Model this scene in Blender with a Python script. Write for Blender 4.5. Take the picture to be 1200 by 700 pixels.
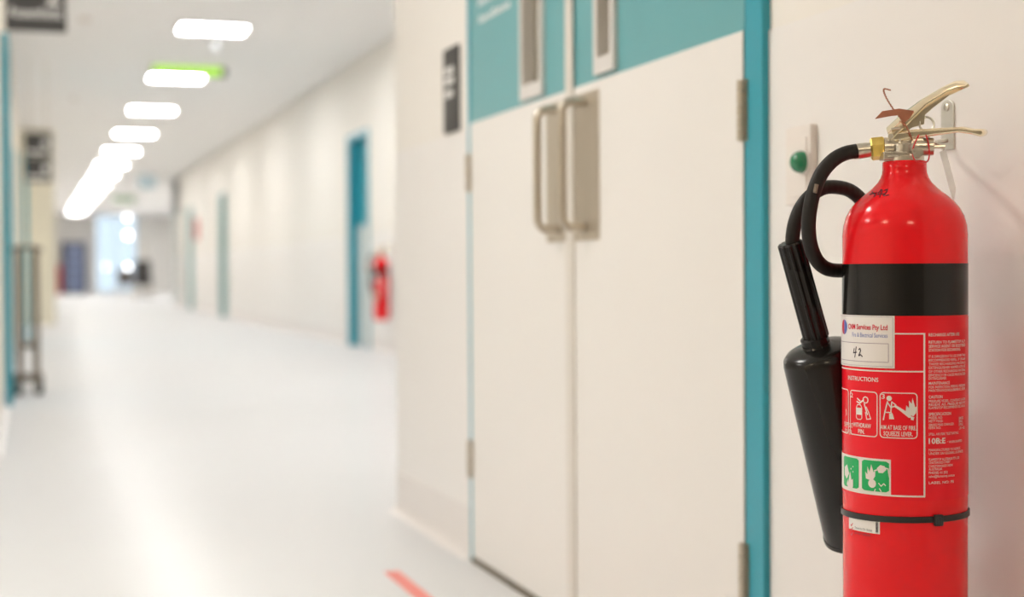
import bpy, math, random
from mathutils import Vector, Matrix
random.seed(7)
for o in list(bpy.data.objects):
    bpy.data.objects.remove(o)
SC = bpy.context.scene
COL = SC.collection
R = math.radians

# ---------------------------------------------------------------- camera
FPX, CAM_H = 1700.0, 0.775
YAW, PITCH, ROLL = R(18.3756), R(-1.09357), R(0.35)
FW = Vector((math.sin(YAW)*math.cos(PITCH), math.cos(YAW)*math.cos(PITCH), math.sin(PITCH)))
_r = Vector((math.cos(YAW), -math.sin(YAW), 0)); _u = _r.cross(FW)
RT = math.cos(ROLL)*_r - math.sin(ROLL)*_u
UP = math.sin(ROLL)*_r + math.cos(ROLL)*_u
CAM = Vector((0, 0, CAM_H))
cam_data = bpy.data.cameras.new('camera')
cam = bpy.data.objects.new('camera', cam_data)
COL.objects.link(cam)
cam.matrix_world = Matrix(((RT.x, UP.x, -FW.x, 0), (RT.y, UP.y, -FW.y, 0), (RT.z, UP.z, -FW.z, CAM_H), (0, 0, 0, 1)))
cam_data.sensor_width = 36.0
cam_data.lens = FPX/1200*36
cam_data.clip_start = 0.02
cam_data.clip_end = 300
cam_data.dof.use_dof = True
cam_data.dof.focus_distance = 1.70
cam_data.dof.aperture_fstop = 2.8
SC.camera = cam

# ---------------------------------------------------------------- world, exposure
world = bpy.data.worlds.new('world'); SC.world = world
world.use_nodes = True
bg = world.node_tree.nodes['Background']
bg.inputs['Color'].default_value = (0.74, 0.88, 1.0, 1)
bg.inputs['Strength'].default_value = 0.30
SC.view_settings.view_transform = 'Standard'
SC.view_settings.look = 'None'
SC.view_settings.gamma = 1.0
SC.view_settings.exposure = 1.92
PANEL_FAR, PANEL_NEAR = 16.5, 10.0        # radiance of the ceiling panels
COL_FAR, COL_NEAR = (1.0, 0.985, 0.965), (1.0, 0.965, 0.915)
COL_WARM = (1.0, 0.80, 0.56)           # warm tint of unseen lobby panels, added to warm the near wall

# ---------------------------------------------------------------- pixel helpers (points at real depths)
def ray(px, py): return FW + RT*((px-600)/FPX) + UP*((350-py)/FPX)
def at(px, py, depth): return CAM + ray(px, py)*depth
def onX(px, py, X): d = ray(px, py); return CAM + d*(X/d.x)
def onY(px, py, Y): d = ray(px, py); return CAM + d*(Y/d.y)
def onZ(px, py, Z): d = ray(px, py); return CAM + d*((Z-CAM_H)/d.z)

# ---------------------------------------------------------------- materials
def mat(name, color, rough=0.5, metal=0.0, emit=None, estr=0.0, coat=0.0, spec=0.5, bump=0.0, bscale=80.0, vary=0.0, vscale=6.0):
    m = bpy.data.materials.new(name); m.use_nodes = True
    nt = m.node_tree; b = nt.nodes['Principled BSDF']
    b.inputs['Base Color'].default_value = (*color, 1)
    b.inputs['Roughness'].default_value = rough
    b.inputs['Metallic'].default_value = metal
    b.inputs['Specular IOR Level'].default_value = spec
    b.inputs['Coat Weight'].default_value = coat
    b.inputs['Coat Roughness'].default_value = 0.06
    if emit:
        b.inputs['Emission Color'].default_value = (*emit, 1)
        b.inputs['Emission Strength'].default_value = estr
    tc = nt.nodes.new('ShaderNodeTexCoord')
    if bump:
        n = nt.nodes.new('ShaderNodeTexNoise'); n.inputs['Scale'].default_value = bscale; n.inputs['Detail'].default_value = 3
        nt.links.new(tc.outputs['Object'], n.inputs['Vector'])
        bp = nt.nodes.new('ShaderNodeBump'); bp.inputs['Strength'].default_value = bump; bp.inputs['Distance'].default_value = 0.002
        nt.links.new(n.outputs['Fac'], bp.inputs['Height']); nt.links.new(bp.outputs['Normal'], b.inputs['Normal'])
    if vary:
        n = nt.nodes.new('ShaderNodeTexNoise'); n.inputs['Scale'].default_value = vscale; n.inputs['Detail'].default_value = 4
        nt.links.new(tc.outputs['Object'], n.inputs['Vector'])
        mx = nt.nodes.new('ShaderNodeMix'); mx.data_type = 'RGBA'
        mx.inputs['A'].default_value = (*[c*(1-vary) for c in color], 1)
        mx.inputs['B'].default_value = (*[min(1, c*(1+vary)) for c in color], 1)
        nt.links.new(n.outputs['Fac'], mx.inputs['Factor']); nt.links.new(mx.outputs['Result'], b.inputs['Base Color'])
    return m

M = dict(
    wall=mat('wall paint', (0.83, 0.80, 0.75), 0.6, bump=0.08, bscale=160),
    sheet=mat('wall protection sheet', (0.82, 0.80, 0.78), 0.42, bump=0.03, bscale=220),
    ceiling=mat('ceiling paint', (0.92, 0.91, 0.90), 0.8, bump=0.05),
    floor=mat('floor vinyl', (0.685, 0.69, 0.695), 0.36, vary=0.015, vscale=2.5, spec=0.22),
    skirting=mat('skirting vinyl', (0.77, 0.735, 0.715), 0.4, vary=0.02),
    teal_leaf=mat('teal laminate', (0.13, 0.38, 0.41), 0.32, bump=0.04, bscale=300),
    teal=mat('teal paint', (0.025, 0.33, 0.43), 0.3, bump=0.04, bscale=300),
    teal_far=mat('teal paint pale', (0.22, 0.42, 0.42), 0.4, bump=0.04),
    white=mat('white laminate', (0.80, 0.78, 0.75), 0.4, bump=0.02, bscale=200),
    alu=mat('anodised strip', (0.70, 0.665, 0.61), 0.4, metal=0.1),
    gap_dark=mat('door gap dark', (0.16, 0.13, 0.09), 0.7, bump=0.1),
    frame_grey=mat('vision frame', (0.70, 0.675, 0.65), 0.4, metal=0.1),
    steel=mat('brushed steel', (0.55, 0.50, 0.42), 0.33, metal=1.0, bump=0.05, bscale=400),
    plate=mat('brushed plate', (0.58, 0.52, 0.43), 0.42, metal=0.85, bump=0.08, bscale=300),
    chrome=mat('polished steel', (1.0, 0.88, 0.67), 0.17, metal=1.0, vary=0.04, vscale=60),
    nickel=mat('nickel brass', (0.62, 0.58, 0.50), 0.28, metal=1.0, bump=0.12, bscale=250),
    zinc=mat('zinc plate', (0.66, 0.64, 0.58), 0.38, metal=0.9, vary=0.1, vscale=90),
    gold=mat('yellow zinc', (0.80, 0.60, 0.16), 0.3, metal=0.9, vary=0.18, vscale=70),
    copper=mat('copper', (0.42, 0.17, 0.10), 0.45, metal=0.5, vary=0.15, vscale=80),
    red=mat('red enamel', (0.86, 0.011, 0.018), 0.16, spec=0.3, vary=0.03, vscale=10, bump=0.02, bscale=120),
    red_label=mat('red label vinyl', (0.84, 0.007, 0.020), 0.25, spec=0.3, vary=0.02),
    black_band=mat('black enamel', (0.010, 0.009, 0.008), 0.16, spec=0.35, vary=0.1),
    hornblk=mat('black moulded plastic', (0.010, 0.009, 0.008), 0.22, spec=0.32, bump=0.03, bscale=90, vary=0.1),
    rubber=mat('hose rubber', (0.016, 0.014, 0.013), 0.55, spec=0.3, bump=0.25, bscale=120, vary=0.2, vscale=60),
    tie=mat('cable tie nylon', (0.015, 0.015, 0.015), 0.35, vary=0.1),
    paper=mat('white sticker', (0.80, 0.77, 0.75), 0.4, vary=0.02),
    print_white=mat('white print', (0.80, 0.74, 0.70), 0.4, vary=0.02),
    print_red=mat('red print', (0.62, 0.02, 0.05), 0.4, vary=0.02),
    print_blue=mat('blue print', (0.10, 0.16, 0.50), 0.4, vary=0.02),
    print_black=mat('black marker', (0.02, 0.012, 0.03), 0.5, vary=0.05),
    print_grey=mat('thin grey print', (0.35, 0.28, 0.36), 0.5, vary=0.05),
    green_label=mat('green print', (0.0, 0.42, 0.11), 0.35, vary=0.03),
    green_dome=mat('green dome plastic', (0.0, 0.19, 0.075), 0.18, coat=0.5, vary=0.05),
    plastic=mat('white plastic', (0.80, 0.75, 0.71), 0.35, vary=0.01),
    red_plastic=mat('red plastic', (0.62, 0.02, 0.03), 0.3, vary=0.05),
    tagpaper=mat('pale tag', (0.90, 0.92, 0.94), 0.35, metal=0.0, vary=0.08, vscale=60),
    sign=mat('charcoal sign', (0.055, 0.053, 0.051), 0.5, vary=0.05),
    sign_text=mat('sign lettering', (0.88, 0.87, 0.85), 0.5, vary=0.02),
    line_red=mat('red floor tape', (0.78, 0.17, 0.13), 0.35, vary=0.04),
    castor=mat('castor rubber', (0.05, 0.055, 0.055), 0.5, vary=0.1),
    trolley=mat('trolley metal', (0.24, 0.195, 0.15), 0.4, metal=0.5, vary=0.05),
    dark=mat('dark upholstery', (0.045, 0.04, 0.038), 0.6, bump=0.2, vary=0.2),
    brown=mat('dark brown', (0.10, 0.075, 0.06), 0.6, bump=0.1, vary=0.2),
    navy=mat('dark cabinet', (0.035, 0.04, 0.07), 0.4, vary=0.1),
    navy_front=mat('lit cabinet front', (0.10, 0.12, 0.18), 0.3, emit=(0.20, 0.24, 0.40), estr=0.1, vary=0.1),
    blue_sign=mat('pale blue sign', (0.55, 0.70, 0.78), 0.4, vary=0.03),
    green_sign=mat('pale green sign', (0.38, 0.52, 0.36), 0.4, vary=0.03),
    exit_lit=mat('lit exit face', (0.20, 0.50, 0.02), 0.4, emit=(0.42, 0.78, 0.02), estr=0.32, vary=0.05),
    exit_dark=mat('exit lettering', (0.10, 0.24, 0.02), 0.5, emit=(0.15, 0.35, 0.0), estr=0.03, vary=0.05),
    lamp_metal=mat('lamp rim', (0.75, 0.74, 0.72), 0.5, vary=0.02),
    lens=mat('clear dome', (0.75, 0.80, 0.85), 0.1, coat=0.5, vary=0.02),
    glow=mat('glint glow', (0.9, 0.9, 0.9), 0.5, emit=(1.0, 0.97, 0.95), estr=3.0, vary=0.01),
    nib=mat('yellow cream paint', (0.82, 0.78, 0.64), 0.6, bump=0.05),
    leftwall=mat('left wall cream', (0.76, 0.69, 0.58), 0.6, bump=0.05),
    endgrey=mat('end wall paint', (0.87, 0.85, 0.82), 0.7, bump=0.05),
)
def panel_mat(name, color, strength):
    return mat(name, (0.9, 0.9, 0.9), 0.5, emit=color, estr=strength, vary=0.01)
M['panel_far'] = panel_mat('panel diffuser far', COL_FAR, PANEL_FAR)
M['panel_warm'] = panel_mat('panel diffuser warm', COL_WARM, PANEL_NEAR)
M['panel_near'] = panel_mat('panel diffuser near', COL_NEAR, PANEL_NEAR)
gm = bpy.data.materials.new('clear glass'); gm.use_nodes = True
gb = gm.node_tree.nodes['Principled BSDF']
gb.inputs['Base Color'].default_value = (0.95, 0.98, 1, 1); gb.inputs['Roughness'].default_value = 0.02
gb.inputs['Transmission Weight'].default_value = 1.0; gb.inputs['IOR'].default_value = 1.1
fm = M['floor']; fn = fm.node_tree; fb = fn.nodes['Principled BSDF']; fb.inputs['Specular IOR Level'].default_value = 0.0; fb.inputs['Roughness'].default_value = 0.9
gl = fn.nodes.new('ShaderNodeBsdfGlossy'); gl.inputs['Roughness'].default_value = 0.20; gl.inputs['Color'].default_value = (1, 1, 1, 1)
ms = fn.nodes.new('ShaderNodeMixShader'); ms.inputs['Fac'].default_value = 0.075
fn.links.new(fb.outputs['BSDF'], ms.inputs[1]); fn.links.new(gl.outputs['BSDF'], ms.inputs[2])
fn.links.new(ms.outputs['Shader'], fn.nodes['Material Output'].inputs['Surface'])
M['glass'] = gm
vm = mat('vision glass', (0.20, 0.18, 0.12), 0.08, spec=0.5, vary=0.05); M['vision'] = vm
# hose: fabric wrap lines spiral round it
def hose_mat():
    m = M['rubber']; nt = m.node_tree; b = nt.nodes['Principled BSDF']
    tc = nt.nodes.new('ShaderNodeTexCoord'); w = nt.nodes.new('ShaderNodeTexWave')
    w.inputs['Scale'].default_value = 40; w.inputs['Distortion'].default_value = 2.0
    nt.links.new(tc.outputs['Object'], w.inputs['Vector'])
    bp = nt.nodes.new('ShaderNodeBump'); bp.inputs['Strength'].default_value = 0.25; bp.inputs['Distance'].default_value = 0.001
    nt.links.new(w.outputs['Fac'], bp.inputs['Height']); nt.links.new(bp.outputs['Normal'], b.inputs['Normal'])
hose_mat()

# ---------------------------------------------------------------- mesh kit
class MB:
    def __init__(s): s.v = []; s.f = []
    def add(s, vs, fs):
        n = len(s.v); s.v += [Vector(p) for p in vs]; s.f += [tuple(i+n for i in f) for f in fs]; return s
    def box(s, x0, x1, y0, y1, z0, z1):
        return s.add([(x, y, z) for z in (z0, z1) for y in (y0, y1) for x in (x0, x1)],
                     [(0, 2, 3, 1), (4, 5, 7, 6), (0, 1, 5, 4), (2, 6, 7, 3), (0, 4, 6, 2), (1, 3, 7, 5)])
    def tube(s, pts, rad, n=12, caps=True):
        pts = [Vector(p) for p in pts]; k = len(pts)
        rs = rad if isinstance(rad, (list, tuple)) else [rad]*k
        t0 = (pts[1]-pts[0]).normalized(); a = t0.orthogonal().normalized(); vs = []; fs = []
        for i, p in enumerate(pts):
            t = (pts[min(i+1, k-1)]-pts[max(i-1, 0)]).normalized()
            a = (a - t*a.dot(t)).normalized(); b = t.cross(a)
            for j in range(n):
                q = 2*math.pi*j/n; vs.append(p+(a*math.cos(q)+b*math.sin(q))*rs[i])
        for i in range(k-1):
            for j in range(n):
                j2 = (j+1) % n; fs.append((i*n+j, i*n+j2, (i+1)*n+j2, (i+1)*n+j))
        if caps: fs += [tuple(range(n-1, -1, -1)), tuple(range((k-1)*n, k*n))]
        return s.add(vs, fs)
    def cyl(s, a, b, r, n=16, r2=None): return s.tube([a, b], [r, r if r2 is None else r2], n)
    def lathe(s, prof, base=(0, 0, 0), axis=(0, 0, 1), n=48):
        ax = Vector(axis).normalized(); b0 = Vector(base)
        return s.tube_profile([(b0+ax*z, r) for r, z in prof], ax, n)
    def tube_profile(s, prs, ax, n):
        a = ax.orthogonal().normalized(); b = ax.cross(a); vs = []; fs = []; k = len(prs)
        for p, r in prs:
            for j in range(n):
                q = 2*math.pi*j/n; vs.append(p+(a*math.cos(q)+b*math.sin(q))*max(r, 1e-5))
        for i in range(k-1):
            for j in range(n):
                j2 = (j+1) % n; fs.append((i*n+j, i*n+j2, (i+1)*n+j2, (i+1)*n+j))
        fs += [tuple(range(n-1, -1, -1)), tuple(range((k-1)*n, k*n))]
        return s.add(vs, fs)
    def prism(s, poly, off):
        """extrude a closed 3D polygon by vector off"""
        n = len(poly); off = Vector(off); vs = [Vector(p) for p in poly]; vs += [p+off for p in vs]
        fs = [tuple(range(n-1, -1, -1)), tuple(range(n, 2*n))] + [(i, (i+1) % n, n+(i+1) % n, n+i) for i in range(n)]
        return s.add(vs, fs)
    def sphere(s, c, r, n=16, m=10, sx=1, sy=1, sz=1):
        c = Vector(c); prs = []
        vs = []; fs = []
        for i in range(m+1):
            t = math.pi*i/m
            for j in range(n):
                q = 2*math.pi*j/n
                vs.append(c+Vector((sx*r*math.sin(t)*math.cos(q), sy*r*math.sin(t)*math.sin(q), sz*r*math.cos(t))))
        for i in range(m):
            for j in range(n):
                j2 = (j+1) % n; fs.append((i*n+j, (i+1)*n+j, (i+1)*n+j2, i*n+j2))
        return s.add(vs, fs)
    def xf(s, mtx): s.v = [mtx @ p for p in s.v]; return s
    def build(s, name, m, parent=None, smooth=True, bevel=0.0, ang=35, seg=2, world=True):
        me = bpy.data.meshes.new(name)
        vs = s.v
        root = parent
        while root is not None and root.parent is not None: root = root.parent
        if root is not None and world:
            inv = root.matrix_basis.inverted(); vs = [inv @ p for p in vs]
        elif root is None and vs:       # top-level mesh: origin at its base centre
            mn = Vector([min(p[i] for p in vs) for i in range(3)]); mxv = Vector([max(p[i] for p in vs) for i in range(3)])
            o0 = Vector(((mn.x+mxv.x)/2, (mn.y+mxv.y)/2, mn.z)); vs = [p-o0 for p in vs]
        me.from_pydata([tuple(p) for p in vs], [], s.f)
        import bmesh
        bm = bmesh.new(); bm.from_mesh(me); bmesh.ops.recalc_face_normals(bm, faces=bm.faces); bm.to_mesh(me); bm.free()
        me.materials.append(M[m] if isinstance(m, str) else m)
        if smooth:
            for p in me.polygons: p.use_smooth = True
            me.set_sharp_from_angle(angle=R(ang))
        o = bpy.data.objects.new(name, me); COL.objects.link(o)
        if root is None: o.location = o0 if s.v else (0, 0, 0)
        if parent is not None: o.parent = parent
        if bevel:
            b = o.modifiers.new('bevel', 'BEVEL'); b.width = bevel; b.segments = seg; b.limit_method = 'ANGLE'; b.angle_limit = R(40)
        return o
def bx(*a): return MB().box(*a)
def tag(o, label=None, cat=None, group=None, kind=None):
    if label: o['label'] = label
    if cat: o['category'] = cat
    if group: o['group'] = group
    if kind: o['kind'] = kind
    return o
def empty(name, loc, rz=0.0, **k):
    o = bpy.data.objects.new(name, None); COL.objects.link(o); o.empty_display_size = 0.05
    o.matrix_basis = Matrix.Translation(loc) @ Matrix.Rotation(rz, 4, 'Z')
    return tag(o, **k)
def struct(name, mb, m, label, cat='structure', **k):
    return tag(mb.build(name, m, **k), label, cat, kind='structure')
def copy_tree(o, parent=None):
    c = o.copy(); COL.objects.link(c)
    if parent is not None: c.parent = parent
    for ch in [x for x in bpy.data.objects if x.parent == o]: copy_tree(ch, c)
    return c
def spline(pts, n=8):
    P = [Vector(p) for p in pts]; out = []
    P = [P[0]*2-P[1]] + P + [P[-1]*2-P[-2]]
    for i in range(1, len(P)-2):
        for k in range(n):
            t = k/n; a, b, c, d = P[i-1], P[i], P[i+1], P[i+2]
            out.append(0.5*((2*b)+(c-a)*t+(2*a-5*b+4*c-d)*t*t+(3*b-a-3*c+d)*t**3))
    out.append(P[-2]); return out
def text_geo(s, bold=0.0):
    cu = bpy.data.curves.new('lettering', 'FONT'); cu.body = s; cu.size = 1.0; cu.offset = bold; cu.resolution_u = 2
    o = bpy.data.objects.new('lettering', cu); COL.objects.link(o)
    dg = bpy.context.evaluated_depsgraph_get(); dg.update()
    me = bpy.data.meshes.new_from_object(o.evaluated_get(dg))
    vs = [v.co.copy() for v in me.vertices]; fs = [tuple(p.vertices) for p in me.polygons]
    bpy.data.objects.remove(o); bpy.data.curves.remove(cu); bpy.data.meshes.remove(me)
    return vs, fs

# ================================================================ STRUCTURE
W = 1.112            # face of the near double door
WS = W+0.012         # near wall sheet face
XR = 3.20            # far right corridor wall
XL = -0.150          # left corridor wall
H = 2.945
YC = 4.575           # end of the near wall block
YE = 57.0            # corridor end wall
YLOB = -9.0          # back of the lobby
XLOB = -4.5
YR = 33.2            # the right wall stops here, the foyer opens beyond
XF = 5.8             # right wall of the foyer
YLW = 6.5            # where the left corridor wall starts
DY0, DY1 = 2.075, 3.715          # near doorway outer frame
DTOP = 2.16

def prow(name, m, x0, x1, segs, openings, label, z1=H):
    """wall slab parallel to Y with door openings [(ya, yb, top)]"""
    mb = MB(); y = segs[0]
    for ya, yb, top in sorted(openings):
        mb.box(x0, x1, y, ya, 0, z1); mb.box(x0, x1, ya, yb, top, z1); y = yb
    mb.box(x0, x1, y, segs[1], 0, z1)
    return struct(name, mb, m, label, 'wall')

struct('floor', bx(XLOB-0.2, XF+0.2, YLOB-0.2, YE+0.2, -0.1, 0), 'floor', 'glossy pale vinyl floor of the hospital corridor', 'floor')
struct('ceiling', bx(XLOB-0.2, XF+0.2, YLOB-0.2, YE+0.2, H, H+0.1), 'ceiling', 'smooth off white ceiling above the corridor', 'ceiling')
prow('wall_near', 'wall', WS+0.003, WS+0.16, (YLOB, YC-0.16), [(DY0, DY1, DTOP)], 'cream near wall that holds the teal double door and the extinguisher')
struct('wall_return', bx(WS+0.003, XR, YC-0.16, YC, 0, H), 'wall', 'end face of the near wall block where the corridor widens', 'wall')
# doorways in the far right wall: (name, y near, y far)
def y_on_right(px): return onX(px, 350, XR).y
D2F, D3F, D4F, D5F = y_on_right(409), y_on_right(258), y_on_right(221), y_on_right(204)
OPEN_R = [(D2F-0.98, D2F, 2.20), (D3F-1.0, D3F, 2.15), (D4F-1.0, D4F, 2.15), (D5F-1.0, D5F, 2.15)]
prow('wall_right', 'wall', XR, XR+0.25, (YC, YR), OPEN_R, 'long cream right wall of the corridor running into the distance')
struct('wall_foyer_return', bx(XR+0.25, XF, YR-0.25, YR, 0, H), 'wall', 'return wall where the corridor opens into the far foyer', 'wall')
struct('wall_foyer', bx(XF, XF+0.2, YR-0.25, YE+0.2, 0, H), 'wall', 'right wall of the far foyer at the corridor end', 'wall')
OPEN_L = [(8.95, 9.55, 2.18)]
prow('wall_left', 'leftwall', XL-0.2, XL, (YLW, YE), OPEN_L, 'cream left wall of the corridor seen almost edge on')
struct('wall_lobby', bx(XLOB, XL-0.2, YLW, YLW+0.2, 0, H), 'wall', 'lobby wall beside the start of the corridor', 'wall')
struct('wall_lobby_side', bx(XLOB-0.2, XLOB, YLOB, YLW+0.2, 0, H), 'wall', 'far side wall of the lobby opposite the double door', 'wall')
struct('wall_back', bx(XLOB-0.2, WS+0.2, YLOB-0.2, YLOB, 0, H), 'wall', 'lobby wall behind the photographer', 'wall')
YN = 23.0
xn = onY(65, 330, YN).x
struct('wall_nib', bx(XL, xn, YN, YN+0.6, 0, H), 'nib', 'pale yellow wall nib jutting from the left wall', 'wall')
# end wall with the glazed opening
wx0, wx1 = onY(112, 300, YE).x, onY(161, 300, YE).x
wz0, wz1 = onY(130, 343, YE).z, onY(130, 243, YE).z
wz0 = max(0.05, wz0)
mb = MB(); mb.box(XL-0.2, wx0, YE, YE+0.2, 0, H); mb.box(wx1, XF, YE, YE+0.2, 0, H)
mb.box(wx0, wx1, YE, YE+0.2, wz1, H); mb.box(wx0, wx1, YE, YE+0.2, 0, wz0)
struct('wall_end', mb, 'endgrey', 'end wall of the corridor around the bright glazed doors', 'wall')
win = empty('window_1', ((wx0+wx1)/2, YE+0.08, wz0), label='bright daylight glazing at the far end of the corridor', cat='window', kind='structure')
fr = MB()
fr.box(wx0, wx0+0.04, YE+0.05, YE+0.12, wz0, wz1); fr.box(wx1-0.04, wx1, YE+0.05, YE+0.12, wz0, wz1)
fr.box(wx0, wx1, YE+0.05, YE+0.12, wz1-0.04, wz1); fr.box(wx0, wx1, YE+0.05, YE+0.12, wz0, wz0+0.04)
xm = (wx0+wx1)/2; fr.box(xm-0.02, xm+0.02, YE+0.05, YE+0.12, wz0, wz1)
fr.build('window_frame', 'frame_grey', win, smooth=False)
for a, b in ((wx0+0.04, xm-0.02), (xm+0.02, wx1-0.04)):
    bx(a, b, YE+0.08, YE+0.088, wz0+0.04, wz1-0.04).build('pane', 'glass', win, smooth=False)

# wall protection sheets: one sheet between joints is one piece
Z_SH = 1.157
trim = empty('trim_1', (WS, 0, 0), label='white protection sheets covering the lower half of the near wall', cat='wall panel', kind='structure')
for a, b in ((YLOB, -1.602), (-1.598, 0.198), (0.202, DY0)):
    bx(WS, WS+0.003, a, b, 0.0, Z_SH).build('sheet', 'sheet', trim, smooth=False)
bx(WS, WS+0.003, DY1, YC, 0.0, Z_SH).build('sheet', 'sheet', trim, smooth=False)
trim2 = empty('trim_2', (XR, 10, 0), label='white protection sheets along the lower far right wall', cat='wall panel', kind='structure')
ys = [YC]
for ya, yb, t in sorted(OPEN_R): ys += [ya-0.06, yb+0.06]
ys.append(YR)
for a, b in zip(ys[0::2], ys[1::2]):
    n = max(1, round((b-a)/2.4)); st = (b-a)/n
    for k in range(n): bx(XR-0.003, XR, a+k*st+0.002, a+(k+1)*st-0.002, 0.02, 1.15).build('sheet', 'sheet', trim2, smooth=False)

def skirting(name, x, side, spans, label, h=0.13):
    """coved vinyl skirting: thin upstand with a curved foot"""
    mb = MB()
    for a, b in spans:
        prof = [(0, 0), (0.03, 0), (0.02, 0.004), (0.010, 0.012), (0.004, 0.024), (0.003, 0.04), (0.003, h), (0, h)]
        mb.prism([(x+side*p, a, z) for p, z in prof], (0, b-a, 0))
    return struct(name, mb, 'skirting', label, 'baseboard')
skirting('baseboard_near', WS, -1, [(YLOB, DY0), (DY1, YC)], 'beige coved skirting at the foot of the near wall')
skirting('baseboard_right', XR-0.003, -1, list(zip(ys[0::2], ys[1::2])), 'beige coved skirting along the far right wall', 0.14)
skirting('baseboard_left', XL, 1, [(YLW, 8.9), (9.6, YN)], 'beige coved skirting along the left wall', 0.13)

# ================================================================ CEILING LIGHTS (corridor row, lobby overhead, and unseen panels added for brightness)
def ceiling_light(x, y, m, label, group=None, hx=0.28, hy=0.18):
    r = empty('ceiling_light', (x, y, H-0.02), label=label, cat='light', group=group)
    f = MB(); e = 0.03
    for a, b, c, d in ((-hx-e, -hx, -hy-e, hy+e), (hx, hx+e, -hy-e, hy+e), (-hx, hx, -hy-e, -hy), (-hx, hx, hy, hy+e)):
        f.box(x+a, x+b, y+c, y+d, H-0.02, H)
    f.build('frame', 'lamp_metal', r, smooth=False)
    bx(x-hx, x+hx, y-hy, y+hy, H-0.022, H-0.002).build('diffuser', m, r, smooth=False)
    return r
ords = ['nearest', 'second', 'third', 'fourth', 'fifth', 'sixth', 'seventh', 'eighth', 'ninth', 'tenth', 'eleventh', 'twelfth', 'thirteenth', 'farthest']
LIGHT_Y0, LIGHT_STEP, LIGHT_X = 13.05, 3.36, 1.56
NL = 13
for k in range(NL):
    nm = ords[k] if k < NL-1 else 'farthest'
    ceiling_light(LIGHT_X, LIGHT_Y0+k*LIGHT_STEP, 'panel_far', 'white oblong ceiling panel light, %s in view of the corridor row' % nm, 'corridor ceiling lights')
for y, nm in ((36.5, 'first'), (41.0, 'second'), (45.0, 'third'), (49.0, 'fourth'), (53.0, 'last')):  # panels added out of sight to brighten the foyer and end wall
    ceiling_light(5.4, y, 'panel_far', 'oblong ceiling panel light added to brighten the far foyer, %s of five hidden beyond the right wall' % nm, 'added foyer lights')
for x, y, nm in ((LIGHT_X, LIGHT_Y0-LIGHT_STEP, 'deeper'), (LIGHT_X, LIGHT_Y0-2*LIGHT_STEP, 'outer')):
    ceiling_light(x, y, 'panel_far', '%s oblong ceiling panel light above the corridor mouth, overhead out of the picture' % nm, 'corridor lights overhead')
for x, y, nm in ((-0.6, 3.1, 'above the double door'), (-3.0, 3.1, 'by the corridor wall corner'), (-3.0, 0.2, 'added by the far lobby wall for brightness and warmth'), (-0.6, -2.6, 'behind the photographer')):  # the far lobby wall panel is added to light the metal and warm the wall
    ceiling_light(x, y, 'panel_warm' if y < 1 else 'panel_near', 'square lobby ceiling panel light %s, overhead out of the picture' % nm, 'lobby lights overhead', 0.30, 0.30)

# ================================================================ NEAR DOUBLE DOOR
door = empty('door_1', (W, (DY0+DY1)/2, 0), label='white and teal hospital double door with steel pull handles', cat='door', kind='structure')
YR0, YM, YL1 = 2.138, 2.938, 3.690     # right leaf from, meeting edge, left leaf to
f = MB()
f.box(W, W+0.17, DY0, YR0-0.004, 0, DTOP); f.box(W, W+0.17, YL1+0.004, DY1, 0, DTOP); f.box(W, W+0.17, YR0-0.004, YL1+0.004, DTOP-0.05, DTOP)
f.build('door_frame', 'teal', door, smooth=False, bevel=0.002)
bx(W+0.055, W+0.17, YR0-0.004, YL1+0.004, 0.0, DTOP-0.05).build('door_stop', 'gap_dark', door, smooth=False)
bx(W-0.004, W+0.055, YR0, YL1, 0.0, 0.012).build('gap_shade', 'gap_dark', door, smooth=False)  # dark strip standing in for the shade in the gap under the leaves
ZP = 1.166           # top of the white panels
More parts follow.
